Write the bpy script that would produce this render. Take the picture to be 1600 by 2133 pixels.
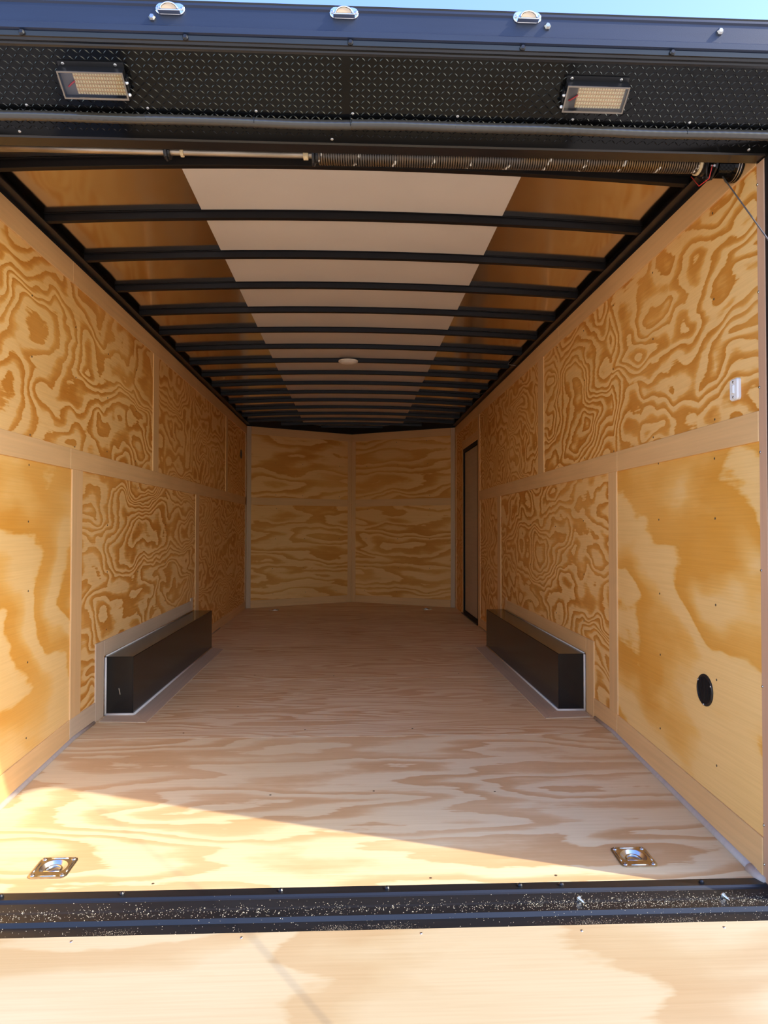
import bpy, bmesh, math, random
from math import sin, cos, pi, radians, sqrt
from mathutils import Vector, Matrix

random.seed(7)
for o in list(bpy.data.objects):
    bpy.data.objects.remove(o)
scene = bpy.context.scene
COL = scene.collection

# ------------------------------------------------------------------ camera
YAW, PITCH, ROLL, FPX = 0.0434383, 0.0213677, 0.00128662, 1466.85
cam_d = bpy.data.cameras.new('camera')
cam = bpy.data.objects.new('camera', cam_d)
COL.objects.link(cam)
fw = Vector((sin(YAW)*cos(PITCH), cos(YAW)*cos(PITCH), sin(PITCH)))
rt = Vector((cos(YAW), -sin(YAW), 0))
up = rt.cross(fw)
rt2 = cos(ROLL)*rt + sin(ROLL)*up
up2 = -sin(ROLL)*rt + cos(ROLL)*up
M = Matrix((rt2, up2, -fw)).transposed().to_4x4()
M.translation = Vector((0.0222581, -2.0204673, 0.9410288))
cam.matrix_world = M
cam_d.sensor_fit = 'HORIZONTAL'
cam_d.sensor_width = 36.0
cam_d.lens = FPX/1600.0*36.0
cam_d.clip_start = 0.05
scene.camera = cam

# ------------------------------------------------------------------ sky, sun, exposure
SUN_TO = Vector((1.0, -0.335, 0.865)).normalized()
world = bpy.data.worlds.new('sky_world')
scene.world = world
world.use_nodes = True
wn = world.node_tree.nodes
wl = world.node_tree.links
wn.clear()
sky = wn.new('ShaderNodeTexSky')
sky.sky_type = 'NISHITA'
sky.sun_disc = False
sky.sun_elevation = math.asin(SUN_TO.z)
sky.sun_rotation = math.atan2(SUN_TO.x, SUN_TO.y)
sky.altitude = 100
sky.air_density = 1.0
sky.dust_density = 0.9
sky.ozone_density = 1.5
bg = wn.new('ShaderNodeBackground')
bg.inputs['Strength'].default_value = 0.31
wo = wn.new('ShaderNodeOutputWorld')
hsv = wn.new('ShaderNodeHueSaturation')
hsv.inputs['Saturation'].default_value = 1.18
hsv.inputs['Hue'].default_value = 0.518
wl.new(sky.outputs[0], hsv.inputs['Color'])
wl.new(hsv.outputs[0], bg.inputs[0])
wl.new(bg.outputs[0], wo.inputs[0])

sun_d = bpy.data.lights.new('sun', 'SUN')
sun_d.energy = 2.45
sun_d.angle = radians(0.6)
sun_d.color = (1.0, 0.92, 0.76)
sun = bpy.data.objects.new('sun', sun_d)
COL.objects.link(sun)
sun.rotation_euler = SUN_TO.to_track_quat('Z', 'Y').to_euler()
sun.location = SUN_TO*20

vs = scene.view_settings
vs.view_transform = 'Standard'
vs.look = 'None'
vs.gamma = 1.0
vs.use_curve_mapping = False
vs.exposure = 1.12
scene.cycles.max_bounces = 14
scene.cycles.diffuse_bounces = 10
scene.cycles.glossy_bounces = 6

# ------------------------------------------------------------------ dimensions (metres)
W = 1.22          # half inside width
H = 2.112         # top of the plywood
L = 6.19          # length to the nose corners
NOSE = 0.70       # nose depth
RAIL0, RAIL1 = 1.195, 1.285
BT = 1.17         # where the floor starts to drop towards the ramp
DROP = 0.0744     # slope of that drop
def floor_z(y):
    return 0.0 if y >= BT else -(BT-y)*DROP
BOWZ0, BOWRISE = 2.130, 0.036
def bow_z(x):
    return BOWZ0 + BOWRISE*(1-(x/1.22)**2)

# ------------------------------------------------------------------ material helpers
def new_mat(name):
    m = bpy.data.materials.new(name)
    m.use_nodes = True
    nt = m.node_tree
    return m, nt, nt.nodes['Principled BSDF']
def node(nt, t, **kw):
    n = nt.nodes.new(t)
    for k, v in kw.items():
        setattr(n, k, v)
    return n
def setin(nt, sock, v):
    if isinstance(v, bpy.types.NodeSocket):
        nt.links.new(v, sock)
    else:
        sock.default_value = v
def mth(nt, op, a, b=None, clamp=False):
    n = node(nt, 'ShaderNodeMath', operation=op, use_clamp=clamp)
    setin(nt, n.inputs[0], a)
    if b is not None:
        setin(nt, n.inputs[1], b)
    return n.outputs[0]
def mixc(nt, f, a, b, mode='MIX'):
    n = node(nt, 'ShaderNodeMix', data_type='RGBA', blend_type=mode)
    setin(nt, n.inputs[0], f)
    setin(nt, n.inputs[6], a)
    setin(nt, n.inputs[7], b)
    return n.outputs[2]
def noise(nt, vec, scale, detail=2, rough=0.5, dist=0.0, seed=None):
    n = node(nt, 'ShaderNodeTexNoise')
    if seed is not None:
        n.noise_dimensions = '4D'
        n.inputs['W'].default_value = seed
    nt.links.new(vec, n.inputs['Vector'])
    n.inputs['Scale'].default_value = scale
    n.inputs['Detail'].default_value = detail
    n.inputs['Roughness'].default_value = rough
    n.inputs['Distortion'].default_value = dist
    return n
def ramp(nt, fac, stops):
    n = node(nt, 'ShaderNodeValToRGB')
    e = n.color_ramp.elements
    while len(e) < len(stops):
        e.new(0.5)
    for el, (p, c) in zip(e, stops):
        el.position = p
        el.color = (c if len(c) == 4 else (*c, 1))
    nt.links.new(fac, n.inputs[0])
    return n.outputs[0]
def mapping(nt, vec, scale=(1, 1, 1), loc=(0, 0, 0)):
    n = node(nt, 'ShaderNodeMapping')
    nt.links.new(vec, n.inputs[0])
    n.inputs['Scale'].default_value = scale
    n.inputs['Location'].default_value = loc
    return n.outputs[0]
def rgb(r, g, b):       # sRGB 0-255 -> linear
    f = lambda c: (c/255/12.92) if c/255 <= 0.04045 else ((c/255+0.055)/1.055)**2.4
    return (f(r), f(g), f(b), 1)

def plywood(name, seed, light, mid, dark, su=0.9, sv=2.6, rings=7.0, knots=0.5, knot_scale=1.6,
            jag=0.22, amount=1.0, rough=0.55, warp=0.12, soft=0.0, pinch=0.0):
    """rotary-cut softwood face: contour bands of a stretched height field, jagged along the grain (UV u = grain, metres)"""
    m, nt, b = new_mat(name)
    uv = node(nt, 'ShaderNodeTexCoord').outputs['UV']
    base = mapping(nt, uv, (1, 1, 1), (seed*3.71, seed*1.93, seed*0.77))
    wn_ = noise(nt, mapping(nt, base, (1.0, 1.6, 1)), 2.2, 2)
    wv = node(nt, 'ShaderNodeVectorMath', operation='SUBTRACT')
    nt.links.new(wn_.outputs['Color'], wv.inputs[0]); wv.inputs[1].default_value = (0.5, 0.5, 0.5)
    ws = node(nt, 'ShaderNodeVectorMath', operation='SCALE')
    nt.links.new(wv.outputs[0], ws.inputs[0]); ws.inputs['Scale'].default_value = warp*2
    wa = node(nt, 'ShaderNodeVectorMath', operation='ADD')
    nt.links.new(base, wa.inputs[0]); nt.links.new(ws.outputs[0], wa.inputs[1])
    p = wa.outputs[0]
    h = noise(nt, mapping(nt, p, (su, sv, 1)), 1.0, 2.5, 0.45).outputs['Fac']
    vo = node(nt, 'ShaderNodeTexVoronoi', feature='SMOOTH_F1')
    nt.links.new(mapping(nt, p, (su*knot_scale, sv*knot_scale*0.75, 1)), vo.inputs['Vector'])
    vo.inputs['Scale'].default_value = 1.0
    vo.inputs['Smoothness'].default_value = 0.35
    hh = mth(nt, 'ADD', h, mth(nt, 'MULTIPLY', vo.outputs['Distance'], knots*0.35))
    if pinch:      # cusps stacked along upright lines, as rotary-cut faces show
        rdg = noise(nt, mapping(nt, base, (2.0, 0.8, 1), (7, 2, 0)), 1.0, 1.5).outputs['Fac']
        hh = mth(nt, 'ADD', hh, mth(nt, 'MULTIPLY', mth(nt, 'ABSOLUTE', mth(nt, 'SUBTRACT', rdg, 0.5)), pinch))
    fine = noise(nt, mapping(nt, base, (5, 90, 1)), 1.0, 3, 0.6).outputs['Fac']
    fine2 = noise(nt, mapping(nt, base, (14, 34, 1)), 1.0, 2, 0.5).outputs['Fac']
    jj = mth(nt, 'MULTIPLY', mth(nt, 'SUBTRACT', mth(nt, 'ADD', fine, fine2), 1.0), jag)
    t = mth(nt, 'FRACT', mth(nt, 'ADD', mth(nt, 'MULTIPLY', hh, rings), jj))
    band = ramp(nt, t, [(0.0, (0.10,)*3), (0.08, (0, 0, 0)), (0.40, (0.05,)*3), (0.53-soft, (0.5,)*3),
                        (0.70, (0.9,)*3), (0.94, (1, 1, 1)), (1.0, (0.10,)*3)])
    # bands come and go
    pres = noise(nt, mapping(nt, base, (0.9, 1.5, 1), (5, 9, 0)), 1.3, 2).outputs['Fac']
    pres = mth(nt, 'MULTIPLY', mth(nt, 'ADD', mth(nt, 'MULTIPLY', pres, 1.5), 0.1, ), amount, clamp=True)
    bandv = mth(nt, 'MULTIPLY', band, pres)
    col = ramp(nt, bandv, [(0.0, light), (0.45, mid), (1.0, dark)])
    fib = noise(nt, mapping(nt, base, (3, 160, 1)), 1.0, 2, 0.6).outputs['Fac']
    fibc = ramp(nt, fib, [(0.3, (0.94, 0.925, 0.90)), (0.62, (1, 1, 1))])
    col = mixc(nt, 1.0, col, fibc, 'MULTIPLY')
    blot = noise(nt, mapping(nt, base, (0.7, 1.1, 1), (2, 3, 0)), 1.2, 2).outputs['Fac']
    blc = ramp(nt, blot, [(0.35, (0.93, 0.89, 0.82)), (0.6, (1, 1, 1))])
    col = mixc(nt, 1.0, col, blc, 'MULTIPLY')
    nt.links.new(col, b.inputs['Base Color'])
    b.inputs['Roughness'].default_value = rough
    b.inputs['Specular IOR Level'].default_value = 0.3
    bp = node(nt, 'ShaderNodeBump')
    bp.inputs['Strength'].default_value = 0.15
    bp.inputs['Distance'].default_value = 0.002
    nt.links.new(fib, bp.inputs['Height'])
    nt.links.new(bp.outputs[0], b.inputs['Normal'])
    return m

def plain(name, col, rough=0.5, metal=0.0, spec=0.5, grain=0.0, gs=(4, 60, 4), bump=0.0, bscale=300, coat=0.0):
    m, nt, b = new_mat(name)
    b.inputs['Roughness'].default_value = rough
    b.inputs['Metallic'].default_value = metal
    b.inputs['Specular IOR Level'].default_value = spec
    b.inputs['Coat Weight'].default_value = coat
    b.inputs['Coat Roughness'].default_value = 0.08
    obj_c = node(nt, 'ShaderNodeTexCoord').outputs['Object']
    n = noise(nt, mapping(nt, obj_c, gs), 1.0, 3)
    k = grain
    c = (col if len(col) == 4 else (*col, 1))
    lo = tuple(v*(1-k) for v in c[:3])+(1,)
    hi = tuple(min(1, v*(1+k*0.6)) for v in c[:3])+(1,)
    nt.links.new(ramp(nt, n.outputs['Fac'], [(0.3, lo), (0.7, hi)]), b.inputs['Base Color'])
    if bump:
        n2 = noise(nt, obj_c, bscale, 2)
        bp = node(nt, 'ShaderNodeBump')
        bp.inputs['Strength'].default_value = bump
        bp.inputs['Distance'].default_value = 0.002
        nt.links.new(n2.outputs['Fac'], bp.inputs['Height'])
        nt.links.new(bp.outputs[0], b.inputs['Normal'])
    return m

def batten_mat(name, c):
    m, nt, b = new_mat(name)
    uv = node(nt, 'ShaderNodeTexCoord').outputs['UV']
    n = noise(nt, mapping(nt, uv, (1.6, 45, 1)), 1.0, 3, 0.6).outputs['Fac']
    n2 = noise(nt, mapping(nt, uv, (1.1, 1.1, 1)), 1.5, 2).outputs['Fac']
    c1 = ramp(nt, n, [(0.3, tuple(v*0.88 for v in c[:3])), (0.7, c)])
    c2 = ramp(nt, n2, [(0.35, (0.92, 0.90, 0.88)), (0.65, (1, 1, 1))])
    nt.links.new(mixc(nt, 1.0, c1, c2, 'MULTIPLY'), b.inputs['Base Color'])
    b.inputs['Roughness'].default_value = 0.6
    b.inputs['Specular IOR Level'].default_value = 0.3
    return m

WL, WM, WD = (0.88, 0.55, 0.21), (0.77, 0.39, 0.09), (0.60, 0.235, 0.03)      # wall plywood tones
WLp, WMp, WDp = (0.90, 0.59, 0.23), (0.86, 0.49, 0.13), (0.76, 0.35, 0.05)    # paler, large figure
FL, FM, FD = (0.83, 0.665, 0.40), (0.74, 0.51, 0.27), (0.63, 0.375, 0.17)       # floor
wild = lambda n, s, **k: plywood(n, s, WL, WM, WD, **{**dict(su=0.75, sv=1.7, rings=24, knots=0.85, knot_scale=1.6, jag=0.34, warp=0.16, pinch=0.30), **k})
big = lambda n, s, **k: plywood(n, s, WLp, WMp, WDp, **{**dict(su=0.7, sv=1.5, rings=5.5, knots=0.5, knot_scale=1.2, jag=0.12, warp=0.16), **k})
MAT_BATTEN = batten_mat('smooth_tan_batten', (0.80, 0.495, 0.215))
MAT_TRIM = batten_mat('greyish_trim_strip', (0.64, 0.48, 0.31))
MAT_CAULK = plain('caulk', (0.48, 0.40, 0.33), 0.55, grain=0.08)
MAT_CAULKW = plain('white_caulk', (0.64, 0.57, 0.47), 0.5, grain=0.05)
MAT_BLACK = plain('black_steel', (0.012, 0.012, 0.013), 0.32, spec=0.5, grain=0.2)
MAT_BOW = plain('black_bow_paint', (0.007, 0.006, 0.006), 0.42, spec=0.28, grain=0.2)
MAT_GLOSSBLACK = plain('gloss_black_plate', (0.003, 0.003, 0.003), 0.09, spec=0.22, grain=0.1)
MAT_FASCIA = plain('charcoal_fascia_sky_tint', (0.015, 0.023, 0.048), 0.42, spec=0.45, grain=0.12, gs=(3, 40, 40), bump=0.08, bscale=500)  # satin black metal; the sky's blue reflection is put into its base colour
MAT_BOXBLACK = plain('satin_black_wheel_box', (0.010, 0.009, 0.008), 0.2, spec=0.42, grain=0.25, gs=(6, 6, 6))
MAT_VENT = plain('black_plastic', (0.010, 0.009, 0.009), 0.4, grain=0.1)
MAT_WHITE = plain('white_plastic', (0.80, 0.78, 0.74), 0.35, grain=0.03)
MAT_DOME = plain('cream_dome_lens', (0.90, 0.84, 0.70), 0.35, grain=0.03)
MAT_CHROME = plain('chrome', (0.85, 0.86, 0.88), 0.10, metal=1.0, grain=0.02)
MAT_LENS = plain('cream_lens', (0.55, 0.38, 0.21), 0.3, grain=0.08)
MAT_ZINC = plain('zinc', (0.72, 0.74, 0.74), 0.24, metal=1.0, grain=0.12, gs=(60, 60, 60))
MAT_ZINCY = plain('yellow_zinc', (0.58, 0.53, 0.40), 0.34, metal=1.0, grain=0.15, gs=(60, 60, 60))
MAT_STEEL = plain('steel', (0.55, 0.54, 0.52), 0.3, metal=1.0, grain=0.15, gs=(40, 40, 40))
MAT_SHAFT = plain('shaft_steel', (0.42, 0.36, 0.28), 0.4, metal=0.9, grain=0.35, gs=(9, 60, 60))
MAT_COLLAR = plain('brass_tape_collar', (0.80, 0.62, 0.34), 0.5, grain=0.25, gs=(120, 120, 120))
MAT_SCREWHOLE = plain('dark_screw', (0.12, 0.075, 0.035), 0.5, grain=0.2)
MAT_RED = plain('red_wire', (0.75, 0.06, 0.05), 0.4, grain=0.05)
MAT_PCB = plain('tan_reflector', (0.78, 0.52, 0.26), 0.35, metal=0.3, grain=0.15)
MAT_LED = plain('led_phosphor', (0.98, 0.84, 0.48), 0.3, grain=0.1, gs=(200, 200, 200))
MAT_LIGHTIN = plain('grey_tray', (0.16, 0.14, 0.12), 0.5, grain=0.1)
MAT_LIGHTFR = plain('brushed_dark_frame', (0.26, 0.22, 0.18), 0.4, metal=0.6, grain=0.1)
MAT_DOORP = batten_mat('pale_door_panel', (0.58, 0.45, 0.30))
MAT_CORE = plain('wall_core', (0.05, 0.05, 0.05), 0.7, grain=0.1)
MAT_CABLE = plain('steel_cable', (0.30, 0.28, 0.26), 0.45, metal=0.8, grain=0.2, gs=(200, 200, 200))
MAT_JAMB = batten_mat('reddish_jamb', (0.60, 0.36, 0.22))
MAT_LOOM = plain('black_loom', (0.050, 0.042, 0.032), 0.22, spec=0.6, grain=0.15)
MAT_DUST = plain('sawdust', (0.72, 0.60, 0.38), 0.8, grain=0.2, gs=(90, 90, 90))

# pane of clear glass on the loading lights
MAT_GLASS, _nt, _b = new_mat('light_glass')
_tr = node(_nt, 'ShaderNodeBsdfTransparent'); _gl = node(_nt, 'ShaderNodeBsdfGlossy'); _gl.inputs['Roughness'].default_value = 0.03
_fr = node(_nt, 'ShaderNodeFresnel'); _mx = node(_nt, 'ShaderNodeMixShader')
_nt.links.new(_fr.outputs[0], _mx.inputs[0]); _nt.links.new(_tr.outputs[0], _mx.inputs[1]); _nt.links.new(_gl.outputs[0], _mx.inputs[2])
_nt.links.new(_mx.outputs[0], _nt.nodes['Material Output'].inputs[0])

# mirror-like painted metal at the roof sides; satin off-white liner between
def skin_mat(name, col, rough, metal, spec, bump):
    m, nt, b = new_mat(name)
    oc = node(nt, 'ShaderNodeTexCoord').outputs['Object']
    n = noise(nt, mapping(nt, oc, (3, 3, 3)), 1.0, 3)
    nt.links.new(ramp(nt, n.outputs['Fac'], [(0.3, tuple(v*0.92 for v in col)), (0.7, col)]), b.inputs['Base Color'])
    b.inputs['Roughness'].default_value = rough
    b.inputs['Metallic'].default_value = metal
    b.inputs['Specular IOR Level'].default_value = spec
    n2 = noise(nt, mapping(nt, oc, (1.4, 3.2, 1)), 1.0, 1)
    bp = node(nt, 'ShaderNodeBump')
    bp.inputs['Strength'].default_value = 0.35
    bp.inputs['Distance'].default_value = bump
    nt.links.new(n2.outputs['Fac'], bp.inputs['Height'])
    nt.links.new(bp.outputs[0], b.inputs['Normal'])
    return m
MAT_SKIN_SIDE = skin_mat('mirror_bronze_roof_skin', (0.80, 0.72, 0.62), 0.13, 1.0, 0.5, 0.02)
MAT_SKIN_MID = skin_mat('off_white_roof_liner', (0.70, 0.63, 0.53), 0.28, 0.0, 0.9, 0.01)

# spring: dark steel with broken white paint marks wound round it
MAT_SPRING, _nt, _b = new_mat('oiled_spring_steel')
_oc = node(_nt, 'ShaderNodeTexCoord').outputs['Object']
_sp = node(_nt, 'ShaderNodeSeparateXYZ'); _nt.links.new(_oc, _sp.inputs[0])
_ang = mth(_nt, 'MULTIPLY', mth(_nt, 'ARCTAN2', _sp.outputs['Z'], _sp.outputs['Y']), 0.11)
_fr2 = mth(_nt, 'FRACT', mth(_nt, 'ADD', mth(_nt, 'MULTIPLY', _sp.outputs['X'], 8.6), _ang))
_ns = noise(_nt, mapping(_nt, _oc, (60, 60, 60)), 1.0, 2).outputs['Fac']
_msk = mth(_nt, 'MULTIPLY', mth(_nt, 'LESS_THAN', _fr2, 0.07), mth(_nt, 'GREATER_THAN', _ns, 0.53))
_rust = noise(_nt, mapping(_nt, _oc, (7, 30, 30)), 1.0, 3).outputs['Fac']
_c0 = ramp(_nt, _rust, [(0.4, (0.13, 0.115, 0.10)), (0.68, (0.22, 0.13, 0.05))])
_nt.links.new(mixc(_nt, _msk, _c0, (0.75, 0.70, 0.58, 1)), _b.inputs['Base Color'])
_nt.links.new(mth(_nt, 'SUBTRACT', 0.7, mth(_nt, 'MULTIPLY', _msk, 0.7)), _b.inputs['Metallic'])
_b.inputs['Roughness'].default_value = 0.38

# ------------------------------------------------------------------ mesh helpers
def tag(o, label=None, cat=None, group=None, kind=None):
    if label: o['label'] = label
    if cat: o['category'] = cat
    if group: o['group'] = group
    if kind: o['kind'] = kind
    return o
def empty(name, loc=(0, 0, 0), label=None, cat=None, group=None, kind=None, parent=None):
    o = bpy.data.objects.new(name, None)
    o.empty_display_size = 0.05
    COL.objects.link(o)
    o.location = loc
    if parent:
        o.parent = parent
    return tag(o, label, cat, group, kind)
def link_mesh(name, me, mat, parent=None, smooth=False):
    if mat:
        me.materials.append(mat)
    if smooth:
        for p in me.polygons:
            p.use_smooth = True
    o = bpy.data.objects.new(name, me)
    COL.objects.link(o)
    if parent:
        o.parent = parent
        p = parent
        off = Vector((0, 0, 0))
        while p:
            off += p.location
            p = p.parent
        o.location = -off if not o.get('local') else o.location
    return o
def obj_bm(name, bm, mat, parent=None, smooth=False, local=False):
    """mesh data in world coordinates (or in the parent's, local=True)"""
    bmesh.ops.recalc_face_normals(bm, faces=bm.faces[:])
    me = bpy.data.meshes.new(name)
    bm.to_mesh(me)
    bm.free()
    o = link_mesh(name, me, mat, parent, smooth)
    if local:
        o.location = (0, 0, 0)
    return o
X_, Y_, Z_ = Vector((1, 0, 0)), Vector((0, 1, 0)), Vector((0, 0, 1))
class Frame:
    def __init__(s, O, U, V, N):
        s.O, s.U, s.V, s.N = Vector(O), Vector(U).normalized(), Vector(V).normalized(), Vector(N).normalized()
    def p(s, u, v, n=0.0):
        return s.O + s.U*u + s.V*v + s.N*n
def poly_prism(bm, fr, pts, n0, n1, bevel=0.0, flip_uv=False):
    """extruded polygon in a frame, UV = (u, v) in metres"""
    uvl = bm.loops.layers.uv.verify()
    lo = [bm.verts.new(fr.p(u, v, n0)) for u, v in pts]
    hi = [bm.verts.new(fr.p(u, v, n1)) for u, v in pts]
    k = len(pts)
    fs = [bm.faces.new(hi), bm.faces.new(lo[::-1])]
    for i in range(k):
        fs.append(bm.faces.new((lo[i], lo[(i+1) % k], hi[(i+1) % k], hi[i])))
    if bevel:
        r = bmesh.ops.bevel(bm, geom=list(fs[0].edges), offset=bevel, segments=1, affect='EDGES')
        fs = [f for f in bm.faces if f.is_valid]
    for f in fs:
        if f.is_valid:
            for l in f.loops:
                d = l.vert.co - fr.O
                uv = (d.dot(fr.U), d.dot(fr.V))
                l[uvl].uv = (uv[1], uv[0]) if flip_uv else uv
def slab(name, fr, u0, u1, v0, v1, n0, n1, mat, parent=None, bevel=0.0, flip=False, pts=None):
    bm = bmesh.new()
    poly_prism(bm, fr, pts or [(u0, v0), (u1, v0), (u1, v1), (u0, v1)], n0, n1, bevel, flip)
    return obj_bm(name, bm, mat, parent)
def add_box(bm, lo, hi):
    x0, y0, z0 = lo; x1, y1, z1 = hi
    v = [bm.verts.new(c) for c in ((x0, y0, z0), (x1, y0, z0), (x1, y1, z0), (x0, y1, z0), (x0, y0, z1), (x1, y0, z1), (x1, y1, z1), (x0, y1, z1))]
    for f in ((0, 3, 2, 1), (4, 5, 6, 7), (0, 1, 5, 4), (1, 2, 6, 5), (2, 3, 7, 6), (3, 0, 4, 7)):
        bm.faces.new([v[i] for i in f])
def add_tube(bm, pts, r, seg=8, closed=False, cap=True):
    pts = [Vector(p) for p in pts]
    n = len(pts)
    rings = []
    nrm = None
    for i, p in enumerate(pts):
        a = pts[(i-1) % n] if (closed or i > 0) else p
        b = pts[(i+1) % n] if (closed or i < n-1) else p
        t = (b-a).normalized()
        if nrm is None:
            nrm = t.orthogonal().normalized()
        nrm = (nrm - t*nrm.dot(t)).normalized()
        bi = t.cross(nrm)
        rr = r[i] if isinstance(r, (list, tuple)) else r
        rings.append([bm.verts.new(p + rr*(cos(2*pi*k/seg)*nrm + sin(2*pi*k/seg)*bi)) for k in range(seg)])
    for i in range(n if closed else n-1):
        A, B = rings[i], rings[(i+1) % n]
        for k in range(seg):
            bm.faces.new((A[k], A[(k+1) % seg], B[(k+1) % seg], B[k]))
    if cap and not closed:
        bm.faces.new(rings[0][::-1]); bm.faces.new(rings[-1])
def add_lathe(bm, fr, prof, seg=24, a0=0.0, a1=2*pi, cap=False):
    """prof: (radius, height along N) list, revolved about N through frame origin"""
    full = abs(a1-a0-2*pi) < 1e-6
    k = seg if full else seg+1
    rings = []
    for r, n in prof:
        if r < 1e-7:
            rings.append([bm.verts.new(fr.p(0, 0, n))]*k)
        else:
            rings.append([bm.verts.new(fr.p(r*cos(a0+(a1-a0)*i/seg), r*sin(a0+(a1-a0)*i/seg), n)) for i in range(k)])
    for A, B in zip(rings, rings[1:]):
        for i in range(seg):
            j = (i+1) % k
            vs_ = []
            for v in (A[i], A[j], B[j], B[i]):
                if v not in vs_:
                    vs_.append(v)
            if len(vs_) > 2:
                bm.faces.new(vs_)
def copy_tree(o, parent=None):
    c = o.copy()
    COL.objects.link(c)
    if parent:
        c.parent = parent
    for ch in list(o.children):
        copy_tree(ch, c)
    return c
def disc_mesh(name, r, h, mat, seg=8):
    bm = bmesh.new()
    add_lathe(bm, Frame((0, 0, 0), X_, Y_, Z_), [(r, 0), (r, h*0.5), (r*0.6, h), (0, h)], seg)
    bmesh.ops.recalc_face_normals(bm, faces=bm.faces[:])
    me = bpy.data.meshes.new(name); bm.to_mesh(me); bm.free(); me.materials.append(mat)
    return me
def put(name, me, loc, nrm, parent):
    """small shared piece seated on a surface with the given normal"""
    o = bpy.data.objects.new(name, me)
    COL.objects.link(o)
    o.parent = parent
    off = Vector((0, 0, 0)); p = parent
    while p:
        off += p.location; p = p.parent
    o.location = Vector(loc)-off
    o.rotation_euler = Vector(nrm).to_track_quat('Z', 'Y').to_euler()
    return o
SCREW_ME = disc_mesh('screw_mesh', 0.0042, 0.0012, MAT_SCREWHOLE)
SCREW_BR = disc_mesh('bright_screw_mesh', 0.0042, 0.0025, MAT_STEEL)
BOLT_ME = disc_mesh('bolt_mesh', 0.0075, 0.008, MAT_BLACK, 10)
HBOLT_ME = disc_mesh('hex_bolt_mesh', 0.009, 0.010, MAT_STEEL, 6)

# ================================================================== GROUND
ground_m, nt, b = new_mat('pale_gravel_lot')
oc = node(nt, 'ShaderNodeTexCoord').outputs['Object']
n1 = noise(nt, oc, 35, 4, 0.7).outputs['Fac']
nt.links.new(ramp(nt, n1, [(0.3, (0.52, 0.44, 0.33)), (0.7, (0.66, 0.57, 0.44))]), b.inputs['Base Color'])
b.inputs['Roughness'].default_value = 0.9
bm = bmesh.new()
add_box(bm, (-30, -40, -0.75), (30, 30, -0.62))
g = obj_bm('ground', bm, ground_m)
tag(g, 'pale gravel lot the trailer stands on', 'ground', kind='structure')

# ================================================================== FLOOR
floor = empty('floor', label='pale plywood trailer floor laid in wide sheets across', cat='floor', kind='structure')
fr_f = Frame((0, 0, 0), X_, Y_, Z_)
fr_bt = Frame((0, BT, 0), X_, Vector((0, 1, DROP)), Vector((0, -DROP, 1)))
FT = 0.016
def sheet_with_holes(name, fr, u0, u1, v0, v1, holes, mat, outline=None):
    us = sorted({u0, u1, *[h for q in holes for h in q[:2]]})
    vs2 = sorted({v0, v1, *[h for q in holes for h in q[2:]]})
    bm = bmesh.new()
    for a, c in zip(us, us[1:]):
        for d, e in zip(vs2, vs2[1:]):
            if any(a >= q[0]-1e-6 and c <= q[1]+1e-6 and d >= q[2]-1e-6 and e <= q[3]+1e-6 for q in holes):
                continue
            poly_prism(bm, fr, [(a, d), (c, d), (c, e), (a, e)], -FT, 0)
    # drop the inner walls between neighbouring cells
    bmesh.ops.remove_doubles(bm, verts=bm.verts[:], dist=1e-5)
    seen = {}
    for f in bm.faces:
        seen.setdefault(tuple(sorted(v.index for v in f.verts)), []).append(f)
    bm.verts.index_update()
    seen = {}
    for f in bm.faces:
        seen.setdefault(tuple(sorted(v.index for v in f.verts)), []).append(f)
    bmesh.ops.delete(bm, geom=[f for q in seen.values() if len(q) > 1 for f in q], context='FACES_ONLY')
    return obj_bm(name, bm, mat, floor)
fl_mat = lambda n, s, **k: plywood(n, s, FL, FM, FD, **{**dict(su=0.45, sv=3.4, rings=5.5, knots=0.45, knot_scale=1.1, jag=0.30, warp=0.06, amount=0.85, rough=0.5), **k})
RING = [(-0.868, 0.140), (0.888, 0.138)]          # near tie-downs (x, y)
RINGF = [(-0.870, 6.02), (0.868, 6.05)]           # far ones
RH = 0.045
holes = [(x-RH, x+RH, (y-BT)/fr_bt.V.y-RH, (y-BT)/fr_bt.V.y+RH) for x, y in RING]
sheet_with_holes('floor_sheet', fr_bt, -W, W, (-0.0-BT)/fr_bt.V.y, -0.001, holes, fl_mat('floor_ply_a', 3.3, sv=2.4, rings=15, jag=0.34))
for i, (y0, y1) in enumerate([(BT, 2.39), (2.39, 3.61), (3.61, 4.83), (4.83, 5.60)]):
    sd = slab('floor_sheet', fr_f, -W, W, y0+0.0012, y1-0.0012, -FT, 0, fl_mat('floor_ply_%s' % 'bcde'[i], 5.1+2.3*i, sv=4.4, rings=18), floor, bevel=0.0012)
# nose sheet with the far tie-down holes
bm = bmesh.new()
hy = [(RINGF[0][1]-RH, RINGF[0][1]+RH), (RINGF[1][1]-RH, RINGF[1][1]+RH)]
m_n = fl_mat('floor_ply_nose', 19.7, sv=4.2, rings=6.5)
xa0, xa1 = RINGF[0][0]-RH, RINGF[0][0]+RH
xb0, xb1 = RINGF[1][0]-RH, RINGF[1][0]+RH
Y0 = 5.6012
for (u0, u1, v0, v1) in [(-W, xa0, Y0, L), (xa0, xa1, Y0, hy[0][0]), (xa0, xa1, hy[0][1], L), (xa1, xb0, Y0, L),
                         (xb0, xb1, Y0, hy[1][0]), (xb0, xb1, hy[1][1], L), (xb1, W, Y0, L)]:
    poly_prism(bm, fr_f, [(u0, v0), (u1, v0), (u1, v1), (u0, v1)], -FT, 0)
poly_prism(bm, fr_f, [(-W, L), (W, L), (0, L+NOSE)], -FT, 0)
obj_bm('floor_sheet', bm, m_n, floor)
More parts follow.
